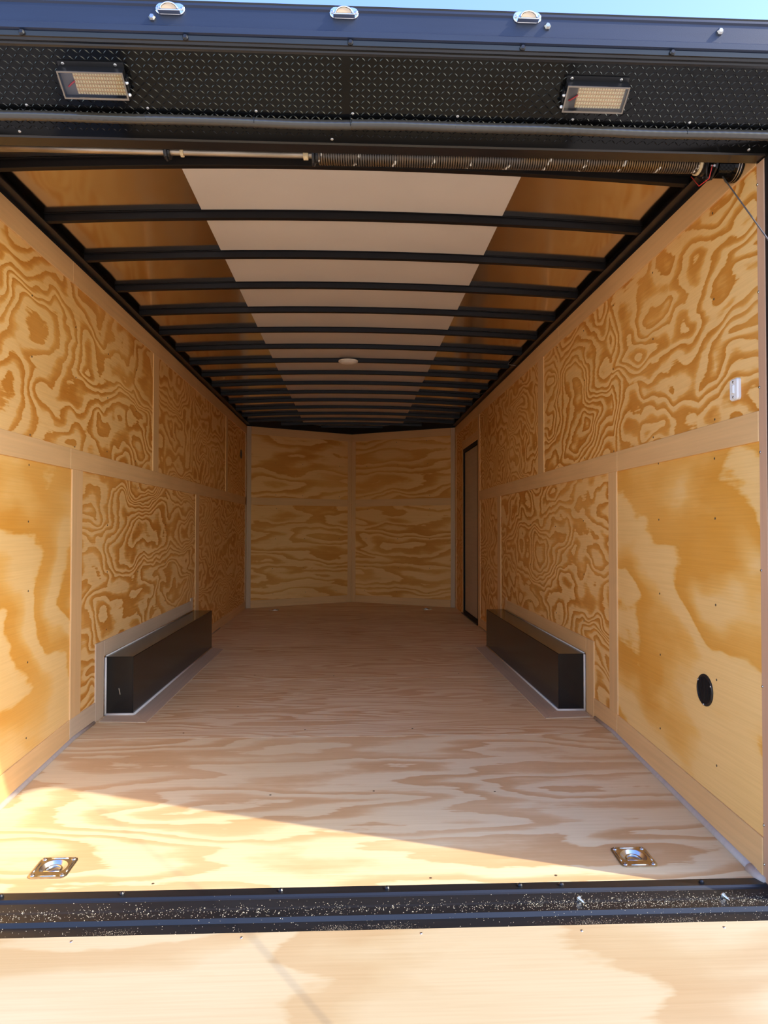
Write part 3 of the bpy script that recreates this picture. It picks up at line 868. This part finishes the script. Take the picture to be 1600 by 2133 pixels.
# ================================================================== LOADING LIGHTS
def loading_light(x, lab, side):
    f = Frame(fc.p(x, 0.150, 0.0), fc.U, fc.V, fc.N)
    root = empty('loading_light', f.O, lab, 'light', 'loading lights under the canopy')
    hw, hh = 0.083, 0.034
    n0, n1 = 0.010, 0.030
    # bracket straps fixing it to the plate
    bm = bmesh.new()
    poly_prism(bm, f, [(-hw, hh-0.002), (hw, hh-0.002), (hw, hh+0.012), (-hw, hh+0.012)], 0.0, 0.003)
    for sx in (-1, 1):
        a0, a1 = sorted((sx*(hw+0.002), sx*(hw+0.005)))
        poly_prism(bm, f, [(a0, -0.012), (a1, -0.012), (a1, 0.018), (a0, 0.018)], 0.0, 0.024)
    poly_prism(bm, f, [(-hw-0.005, -0.012), (hw+0.005, -0.012), (hw+0.005, 0.018), (-hw-0.005, 0.018)], 0.0, 0.003)
    obj_bm('bracket', bm, MAT_BLACK, root)
    bm = bmesh.new()     # housing tray with open front
    poly_prism(bm, f, [(-hw, -hh), (hw, -hh), (hw, hh), (-hw, hh)], 0.0032, 0.014)
    for q in ((-hw, hw, -hh, -hh+0.003), (-hw, hw, hh-0.003, hh), (-hw, -hw+0.003, -hh+0.003, hh-0.003), (hw-0.003, hw, -hh+0.003, hh-0.003)):
        poly_prism(bm, f, [(q[0], q[2]), (q[1], q[2]), (q[1], q[3]), (q[0], q[3])], 0.014, n1-0.002)
    obj_bm('housing', bm, MAT_VENT, root)
    bm = bmesh.new()     # thin frame round the glass
    for q in ((-hw, hw, -hh, -hh+0.0035), (-hw, hw, hh-0.0035, hh), (-hw, -hw+0.0035, -hh+0.0035, hh-0.0035), (hw-0.0035, hw, -hh+0.0035, hh-0.0035)):
        poly_prism(bm, f, [(q[0], q[2]), (q[1], q[2]), (q[1], q[3]), (q[0], q[3])], n1-0.002, n1+0.001)
    obj_bm('frame', bm, MAT_LIGHTFR, root)
    slab('glass', f, -hw+0.0036, hw-0.0036, -hh+0.0036, hh-0.0036, n1-0.0015, n1-0.0005, MAT_GLASS, root)
    slab('tray', f, -hw+0.0035, hw-0.0035, -hh+0.0035, hh-0.0035, 0.0142, 0.0150, MAT_LIGHTIN, root)
    bo = slab('circuit_board', f, -hw+0.034, hw-0.006, -hh+0.007, hh-0.007, 0.0152, 0.0162, MAT_PCB, root)
    bm = bmesh.new()
    for i in range(18):
        for j in range(6):
            u = -hw+0.038+(2*hw-0.048)*i/17
            v = -hh+0.0105+(2*hh-0.021)*j/5
            poly_prism(bm, f, [(u-0.0021, v-0.0030), (u+0.0021, v-0.0030), (u+0.0021, v+0.0030), (u-0.0021, v+0.0030)], 0.0163, 0.0185)
    lo = obj_bm('led_array', bm, MAT_LED, root); lo['kind'] = 'stuff'
    bm = bmesh.new()
    add_tube(bm, [f.p(-hw+0.036, 0.006, 0.0185), f.p(-hw+0.026, 0.000, 0.021), f.p(-hw+0.016, -0.008, 0.0195), f.p(-hw+0.015, -0.009, 0.0152)], 0.0022, 8)
    obj_bm('red_wire', bm, MAT_RED, root, smooth=True)
    sx = side
    for v in (-0.024, 0.006):
        bm = bmesh.new()
        add_lathe(bm, Frame(f.p(sx*(hw+0.0005), v, 0.022), f.V, f.N, f.U*sx), [(0.004, 0), (0.004, 0.003), (0.0028, 0.0055), (0, 0.0065)], 10)
        obj_bm('cap_nut', bm, MAT_WHITE, root, smooth=True)
    for u in (-0.07, 0.062):
        put('screw', SCREW_BR, f.p(u, hh+0.006, 0.003), f.N, root)
    return root
loading_light(-0.652, 'left LED loading light under the canopy, red wire behind its glass', 1)
loading_light(0.665, 'right LED loading light under the canopy, red wire behind its glass', -1)

# ================================================================== SPRING ASSEMBLY
SY, SZ = 0.10, 2.071
spa = empty('spring_assembly', (0, SY, SZ), label='long dark coil spring on a shaft under the rear header', cat='spring')
bm = bmesh.new()
add_tube(bm, [(-1.21, SY, SZ), (-0.6, SY, SZ), (0.4, SY, SZ), (1.21, SY, SZ)], 0.0125, 12)
obj_bm('shaft', bm, MAT_SHAFT, spa, smooth=True)
bm = bmesh.new()
pts = []
X0, X1, pitch, R = -0.088, 1.10, 0.0074, 0.0275
nc = int((X1-X0)/pitch)
for i in range(nc*14+1):
    a = 2*pi*i/14
    pts.append((X0+(X1-X0)*i/(nc*14), R*cos(a), R*sin(a)))
add_tube(bm, pts, 0.0031, 5)
sp_o = obj_bm('coil_spring', bm, MAT_SPRING, spa, smooth=True, local=True)
fx = lambda x: Frame((x, SY, SZ), Y_, Z_, X_)
bm = bmesh.new()
add_lathe(bm, fx(-0.106), [(0.0128, 0), (0.034, 0.001), (0.034, 0.008), (0.026, 0.012), (0.024, 0.03), (0.0128, 0.032)], 20)
obj_bm('winding_cone', bm, MAT_BLACK, spa)
bm = bmesh.new()
add_lathe(bm, fx(1.095), [(0.0128, -0.02), (0.024, -0.018), (0.026, 0), (0.036, 0.004), (0.036, 0.012), (0.0128, 0.013)], 20)
obj_bm('end_cone', bm, MAT_BLACK, spa)
for x, w_ in ((-0.124, 0.016), (-0.495, 0.010), (1.088, 0.010)):
    bm = bmesh.new()
    r_ = 0.0165 if x < 1 else 0.034
    add_lathe(bm, fx(x), [(0.0126, -w_/2), (r_, -w_/2+0.001), (r_, w_/2-0.001), (0.0126, w_/2)], 16)
    obj_bm('collar', bm, MAT_COLLAR, spa)
# bearing plates
bm = bmesh.new()
poly_prism(bm, fx(-0.541), [(-0.055, 0.045), (0.03, 0.045), (0.02, -0.02), (0.0, -0.032), (-0.02, -0.026), (-0.04, 0.0)], 0.0, 0.005)
add_lathe(bm, fx(-0.548), [(0.0128, 0), (0.024, 0.001), (0.024, 0.018), (0.0128, 0.019)], 16)
obj_bm('bearing_plate', bm, MAT_BLACK, spa)
bm = bmesh.new()
poly_prism(bm, fx(1.128), [(-0.05, 0.05), (0.10, 0.05), (0.10, 0.015), (0.045, -0.035), (0.0, -0.05), (-0.035, -0.03), (-0.05, 0.0)], 0.0, 0.006)
add_lathe(bm, fx(1.122), [(0.0128, 0), (0.030, 0.001), (0.030, 0.018), (0.0128, 0.019)], 16)
obj_bm('bearing_plate', bm, MAT_BLACK, spa)
for dy, dz in ((-0.03, -0.02), (0.02, -0.033), (-0.036, 0.01)):
    bm = bmesh.new()
    add_lathe(bm, Frame((1.128, SY+dy, SZ+dz), Y_, Z_, (-1, 0, 0)), [(0.006, 0), (0.006, 0.006), (0.003, 0.007), (0.003, 0.014), (0, 0.014)], 6)
    obj_bm('nut', bm, MAT_STEEL, spa)
# grooved cable drum
bm = bmesh.new()
prof = [(0.0128, 0.0), (0.040, 0.001)]
for i in range(11):
    prof += [(0.0405, 0.003+i*0.0042), (0.0385, 0.0051+i*0.0042)]
prof += [(0.0405, 0.049), (0.050, 0.056), (0.052, 0.060), (0.049, 0.063), (0.053, 0.067), (0.053, 0.071), (0.0128, 0.072)]
add_lathe(bm, fx(1.141), prof, 28)
obj_bm('cable_drum', bm, MAT_GLOSSBLACK, spa)
for n_ in (0.0632, 0.0555):
    bm = bmesh.new()
    add_tube(bm, [(1.141+n_, SY+0.0522*cos(2*pi*k/32), SZ+0.0522*sin(2*pi*k/32)) for k in range(32)], 0.0013, 5, closed=True)
    obj_bm('wound_cable', bm, MAT_STEEL, spa)
# hanging wire loop by the bearing plate
wires = empty('wire_bundle', (1.11, SY, SZ-0.05), 'black and red wires looped beside the cable drum', 'wire')
wl_ = bmesh.new()
add_tube(wl_, [(1.105, SY-0.03, SZ+0.03), (1.10, SY-0.035, SZ-0.02), (1.106, SY-0.02, SZ-0.055), (1.118, SY+0.01, SZ-0.045), (1.116, SY+0.044, SZ+0.0), (1.116, SY+0.10, SZ+0.03)], 0.003, 6)
obj_bm('black_wire', wl_, MAT_VENT, wires, smooth=True)
wl_ = bmesh.new()
add_tube(wl_, [(1.116, SY-0.038, SZ-0.022), (1.117, SY-0.015, SZ-0.053), (1.118, SY+0.05, SZ-0.045), (1.118, SY+0.10, SZ+0.01)], 0.0016, 6)
obj_bm('red_wire', wl_, MAT_RED, wires, smooth=True)['label'] = 'thin red wire'

# lift cable from the drum down to the far edge of the ramp
bm = bmesh.new()
add_tube(bm, [(1.165, SY-0.006, SZ-0.042), (1.16, -0.45, 1.355), (1.158, -1.15, 0.435), fr_r.p(1.155, 1.80, 0.02)], 0.0022, 6)
tag(obj_bm('lift_cable', bm, MAT_CABLE), 'thin steel lift cable running from the drum past the right post', 'cable')

# ================================================================== WHEEL BOXES
def wheel_box(s, lab):
    xi, xo = s*1.075, s*1.2195
    root = empty('wheel_box', (s*1.15, 2.545, 0), lab, 'wheel box', 'black wheel boxes')
    x0, x1 = sorted((xi, xo-s*0.0045))
    bm = bmesh.new()
    add_box(bm, (x0, 1.565, 0.0005), (x1, 3.525, 0.292))
    bmesh.ops.bevel(bm, geom=[e for e in bm.edges], offset=0.003, segments=2, affect='EDGES')
    obj_bm('box_shell', bm, MAT_BOXBLACK, root)
    # caulk along the joints
    bm = bmesh.new()
    add_tube(bm, [(xi, 3.52, 0.004), (xi-s*0.003, 1.563, 0.004)], 0.007, 6)
    add_tube(bm, [(xi-s*0.004, 1.562, 0.005), (xo-s*0.008, 1.562, 0.005)], 0.008, 6)
    add_tube(bm, [(xo-s*0.010, 1.561, 0.004), (xo-s*0.010, 1.561, 0.29)], 0.006, 6)
    add_tube(bm, [(xo-s*0.009, 1.57, 0.294), (xo-s*0.009, 3.42, 0.294)], 0.004, 6)
    obj_bm('caulk', bm, MAT_CAULKW, root, smooth=True)
    ff = Frame((0, 0, 0), X_, Y_, Z_)
    a0, a1 = sorted((xi, xi-s*0.105))
    near = [(xo-s*0.02, 1.445), (xi-s*0.105, 1.425), (xi-s*0.014, 1.560), (xo-s*0.02, 1.560)]
    slab('floor_strip', ff, 0, 0, 0, 0, 0.0003, 0.004, MAT_TRIM, root, pts=near if s < 0 else near[::-1], bevel=0.001)
    inner = [(xi-s*0.107, 1.427), (xi-s*0.100, 3.45), (xi-s*0.001, 3.52), (xi-s*0.012, 1.562)]
    slab('floor_strip', ff, 0, 0, 0, 0, 0.0003, 0.004, MAT_TRIM, root, pts=inner if s > 0 else inner[::-1], bevel=0.001, flip=True)
    return root
wb = wheel_box(-1, 'glossy black wheel box against the left wall')
bm = bmesh.new()
add_tube(bm, [(-1.145, 1.5645, 0.135), (-1.140, 1.561, 0.118), (-1.138, 1.562, 0.105)], 0.0022, 6)
obj_bm('bent_tab', bm, MAT_STEEL, wb)
wheel_box(1, 'glossy black wheel box against the right wall')

# ================================================================== TIE-DOWN RINGS
def tie_down():
    root = empty('tie_down', (0, 0, 0))
    f = Frame((0, 0, 0), X_, Y_, Z_)
    # plate with a round opening: ring of quads from rounded square to circle
    bm = bmesh.new()
    n = 48
    hs, rc = 0.056, 0.016
    def sq(a):
        c_, s_ = cos(a), sin(a)
        k = hs/max(abs(c_), abs(s_))
        x, y = c_*k, s_*k
        ix = hs-rc
        if abs(x) > ix and abs(y) > ix:
            cx, cy = math.copysign(ix, x), math.copysign(ix, y)
            lo_, hi_ = 0.0, 0.2
            for _ in range(30):
                mid = (lo_+hi_)/2
                if (mid*c_-cx)**2+(mid*s_-cy)**2 < rc*rc or mid < sqrt(cx*cx+cy*cy):
                    lo_ = mid
                else:
                    hi_ = mid
            return lo_*c_, lo_*s_
        return x, y
    def dshape(a, r):      # opening: round behind, straight in front
        x, y = r*cos(a), r*sin(a)
        return x, max(y, -r*0.62)
    loops = []
    for kind, z in ((('s', 1.0), 0.0002), (('s', 1.0), 0.0026), (('s', 0.94), 0.0042), (('s', 0.78), 0.0042), (('d', 0.0395), 0.0042), (('d', 0.0375), 0.0025), (('d', 0.033), -0.006), (('d', 0.026), -0.0125), (('d', 0.022), -0.014)):
        row = []
        for i in range(n):
            a = 2*pi*i/n
            if kind[0] == 's':
                x, y = sq(a); x *= kind[1]; y *= kind[1]
            else:
                x, y = dshape(a, kind[1])
            row.append(bm.verts.new((x, y, z)))
        loops.append(row)
    for A, B in zip(loops[:5], loops[1:5]):
        for i in range(n):
            bm.faces.new((A[i], A[(i+1) % n], B[(i+1) % n], B[i]))
    pan = bmesh.new()
    rows2 = [[pan.verts.new(v.co) for v in r] for r in loops[4:]]
    for A, B in zip(rows2, rows2[1:]):
        for i in range(n):
            pan.faces.new((A[i], A[(i+1) % n], B[(i+1) % n], B[i]))
    pan.faces.new(rows2[-1])
    for r in loops[5:]:
        for v in r:
            bm.verts.remove(v)
    obj_bm('plate', bm, MAT_ZINCY, root, local=True)
    obj_bm('cup', pan, MAT_ZINC, root, smooth=True, local=True)
    # pressed ribs along the four sides
    for q in range(4):
        bm = bmesh.new()
        ax, ay = [(0, -1), (1, 0), (0, 1), (-1, 0)][q]
        c0 = Vector((ax*0.0475, ay*0.0475, 0.0042)); dr = Vector((-ay, ax, 0))
        add_tube(bm, [c0-dr*0.026, c0-dr*0.012, c0+dr*0.012, c0+dr*0.026], [0.0015, 0.0026, 0.0026, 0.0015], 6)
        obj_bm('pressed_rib', bm, MAT_ZINC, root, smooth=True, local=True)
    for sx in (-1, 1):
        for sy in (-1, 1):
            bm = bmesh.new()
            add_lathe(bm, Frame((sx*0.043, sy*0.043, 0.0042), X_, Y_, Z_), [(0.0075, 0), (0.0065, 0.0025), (0.003, 0.0035), (0.0025, 0.0015), (0, 0.0015)], 12)
            obj_bm('screw_head', bm, MAT_STEEL, root, smooth=True, local=True)
    bm = bmesh.new()     # D ring lying in the cup
    rp = [Vector((0.0225*cos(a), -0.004+0.0225*sin(a), -0.0035)) for a in [pi*k/14-0.25 for k in range(-0, 15)]]
    rp = [Vector((0.0225*cos(pi*k/14), -0.002+0.0235*sin(pi*k/14), -0.004)) for k in range(15)]
    rp += [Vector((-0.021, -0.018, -0.001)), Vector((0.021, -0.018, -0.001))]
    add_tube(bm, rp, 0.0042, 8, closed=True)
    obj_bm('ring', bm, MAT_ZINC, root, smooth=True, local=True)
    return root
td = tie_down()
spots = [(RING[0], 'zinc tie-down ring plate in the sunlit floor at the rear left'), (RING[1], 'zinc tie-down ring plate in the shaded floor at the rear right'),
         (RINGF[0], 'small far tie-down ring in the floor, left of the nose batten'), (RINGF[1], 'small far tie-down ring in the floor, right of the nose batten')]
for i, ((x, y), lab) in enumerate(spots):
    o = td if i == 0 else copy_tree(td)
    o.location = (x, y, floor_z(y))
    o.rotation_euler = (math.atan(DROP) if y < BT else 0, 0, 0)
    tag(o, lab, 'tie-down ring', 'recessed tie-down rings')

# ================================================================== WALL VENTS
def vent(fr, u, v, r, lab):
    f = Frame(fr.p(u, v, 0), fr.U, fr.V, fr.N)
    root = empty('wall_vent', f.O, lab, 'vent', 'round wall vents')
    bm = bmesh.new()
    add_lathe(bm, f, [(r, 0.0003), (r, 0.003), (r*0.95, 0.005), (r*0.86, 0.005), (r*0.84, 0.0012)], 32)
    obj_bm('rim', bm, MAT_VENT, root, smooth=False)
    bm = bmesh.new()
    add_lathe(bm, f, [(r*0.86, 0.0010), (0, 0.0010)], 24)
    obj_bm('backing', bm, MAT_VENT, root)
    for i in range(-5, 6):
        z = i*r*0.15
        hw = sqrt(max(0, (r*0.85)**2-z*z))
        slab('louvre', f, z-0.0018, z+0.0018, -hw, hw, 0.0012, 0.004, MAT_VENT, root)
    for k in range(3):
        a = 0.6+2*pi*k/3
        put('screw', SCREW_BR, f.p(r*0.91*cos(a), r*0.91*sin(a), 0.0048), f.N, root)
    return root
vent(FRR, 0.338, 0.388, 0.054, 'round black louvred vent low on the right wall near the opening')
vent(FRL, 5.803, 1.744, 0.052, 'small round black vent high on the left wall near the nose')

# ================================================================== LIGHT SWITCH
f = Frame(FRR.p(0.123, 1.372, 0), FRR.U, FRR.V, FRR.N)
sw = empty('light_switch', f.O, 'small white oblong light switch high on the right wall', 'switch')
bm = bmesh.new()
pts = []
for cx, cy, a0 in ((0.015, 0.025, 0), (-0.015, 0.025, pi/2), (-0.015, -0.025, pi), (0.015, -0.025, 3*pi/2)):
    for k in range(5):
        a = a0+pi/2*k/4
        pts.append((cx+0.009*cos(a), cy+0.009*sin(a)))
poly_prism(bm, f, pts, 0.0002, 0.012, bevel=0.004)
obj_bm('switch_body', bm, MAT_WHITE, sw)
bm = bmesh.new()
poly_prism(bm, f, [(-0.006, -0.013), (0.008, -0.013), (0.008, 0.013), (-0.006, 0.013)], 0.0121, 0.0165, bevel=0.002)
obj_bm('rocker', bm, MAT_WHITE, sw)
for v in (-0.024, 0.024):
    put('screw', SCREW_BR, f.p(0, v, 0.0118), f.N, sw)

# ================================================================== DOME LIGHT
dz = bow_z(0)
dl = empty('dome_light', (-0.018, 3.10, dz-0.001), 'flat round cream dome light under a ceiling bow', 'light')
f = Frame((-0.018, 3.145, dz-0.002), X_, Y_, (0, 0, -1))
bm = bmesh.new()
add_lathe(bm, f, [(0, -0.001), (0.072, 0.0), (0.072, 0.008), (0.068, 0.012), (0.062, 0.012)], 36)
obj_bm('base_ring', bm, MAT_DOME, dl)
bm = bmesh.new()
add_lathe(bm, f, [(0.062, 0.011), (0.058, 0.017), (0.040, 0.022), (0.02, 0.024), (0, 0.0245)], 36)
obj_bm('lens', bm, MAT_DOME, dl, smooth=True)

# ================================================================== LOOSE ITEMS
def loose_screw(p, ang, lab):
    root = empty('loose_screw', p, lab, 'screw', 'loose screws on the threshold')
    d_ = Vector((cos(ang), sin(ang), 0))
    f = Frame(Vector(p), Vector((-sin(ang), cos(ang), 0)), Z_, d_)
    bm = bmesh.new()
    add_lathe(bm, f, [(0, -0.014), (0.0052, -0.014), (0.0058, -0.010), (0.0075, -0.0095), (0.0075, -0.0082), (0.003, -0.008)], 8)
    obj_bm('head', bm, MAT_ZINC, root)
    bm = bmesh.new()
    pr2 = [(0.003, -0.008)]
    for i in range(7):
        pr2 += [(0.0034, -0.006+i*0.003), (0.0023, -0.0045+i*0.003)]
    pr2 += [(0, 0.020)]
    add_lathe(bm, f, pr2, 8)
    obj_bm('thread', bm, MAT_ZINC, root)
    return root
loose_screw((0.657, -0.064, -0.0955), radians(-72), 'loose silver screw lying on the sawdusty threshold, nearer the middle')
loose_screw((1.068, -0.064, -0.0955), radians(-80), 'loose silver screw lying on the threshold near the right post')
# sawdust in the threshold channel
bm = bmesh.new()
def sill_z(y):
    for (ya, za), (yb, zb) in zip(prof_sill, prof_sill[1:]):
        if yb <= y <= ya:
            return za+(zb-za)*(ya-y)/(ya-yb) if ya != yb else za
    return -0.1
prof_sill = [(0.015, -0.0845), (-0.022, -0.0845), (-0.026, -0.090), (-0.030, -0.093), (-0.056, -0.101), (-0.062, -0.104), (-0.098, -0.104), (-0.103, -0.099), (-0.110, -0.099), (-0.116, -0.110), (-0.158, -0.114)]
def chip(x, y, s):
    z = sill_z(y)
    a = random.uniform(0, 6.28)
    vsx = [bm.verts.new((x+s*cos(a+k*2.09)*random.uniform(.6, 1.3), y+s*sin(a+k*2.09)*random.uniform(.5, 1), z+0.0002)) for k in range(3)]
    t = bm.verts.new((x, y, z+s*0.8))
    bm.faces.new(vsx[::-1])
    for k in range(3):
        bm.faces.new((vsx[k], vsx[(k+1) % 3], t))
for i in range(2700):
    x = random.uniform(-1.15, 1.2)
    if random.random() < 0.35: x = random.uniform(0.5, 1.2)
    y = random.choice((random.gauss(-0.062, 0.010), random.gauss(-0.075, 0.016), random.uniform(-0.155, -0.03)))
    if -0.158 < y < 0.0:
        chip(x, y, random.choice((0.0008, 0.001, 0.0013, 0.0016)))
for i in range(90):
    chip(random.uniform(-1.1, 1.2), random.uniform(-0.10, -0.055), random.uniform(0.0015, 0.0032))
for cx in (-0.98, -0.60, -0.02, 0.13, 0.66, 0.90):
    for i in range(220):
        chip(cx+random.gauss(0, 0.035), min(-0.118, random.gauss(-0.146, 0.007)), random.uniform(0.0005, 0.0009))
tag(obj_bm('sawdust', bm, MAT_DUST), 'pale sawdust and chips scattered along the black threshold', 'sawdust', kind='stuff')
# stray wires at the right top rail
for (p0, p1, p2, lab) in (((1.16, 2.95, 2.15), (1.12, 2.93, 2.10), (1.17, 2.90, 2.085), 'short stray wire at the right roof edge nearer the opening'),
                          ((1.20, 4.05, 2.12), (1.10, 3.98, 2.085), (1.05, 3.95, 2.10), 'stray wire at the right roof edge further in')):
    bm = bmesh.new()
    add_tube(bm, [p0, p1, p2], 0.002, 5)
    tag(obj_bm('stray_wire', bm, MAT_CABLE), lab, 'wire', 'stray wires at the roof edge')
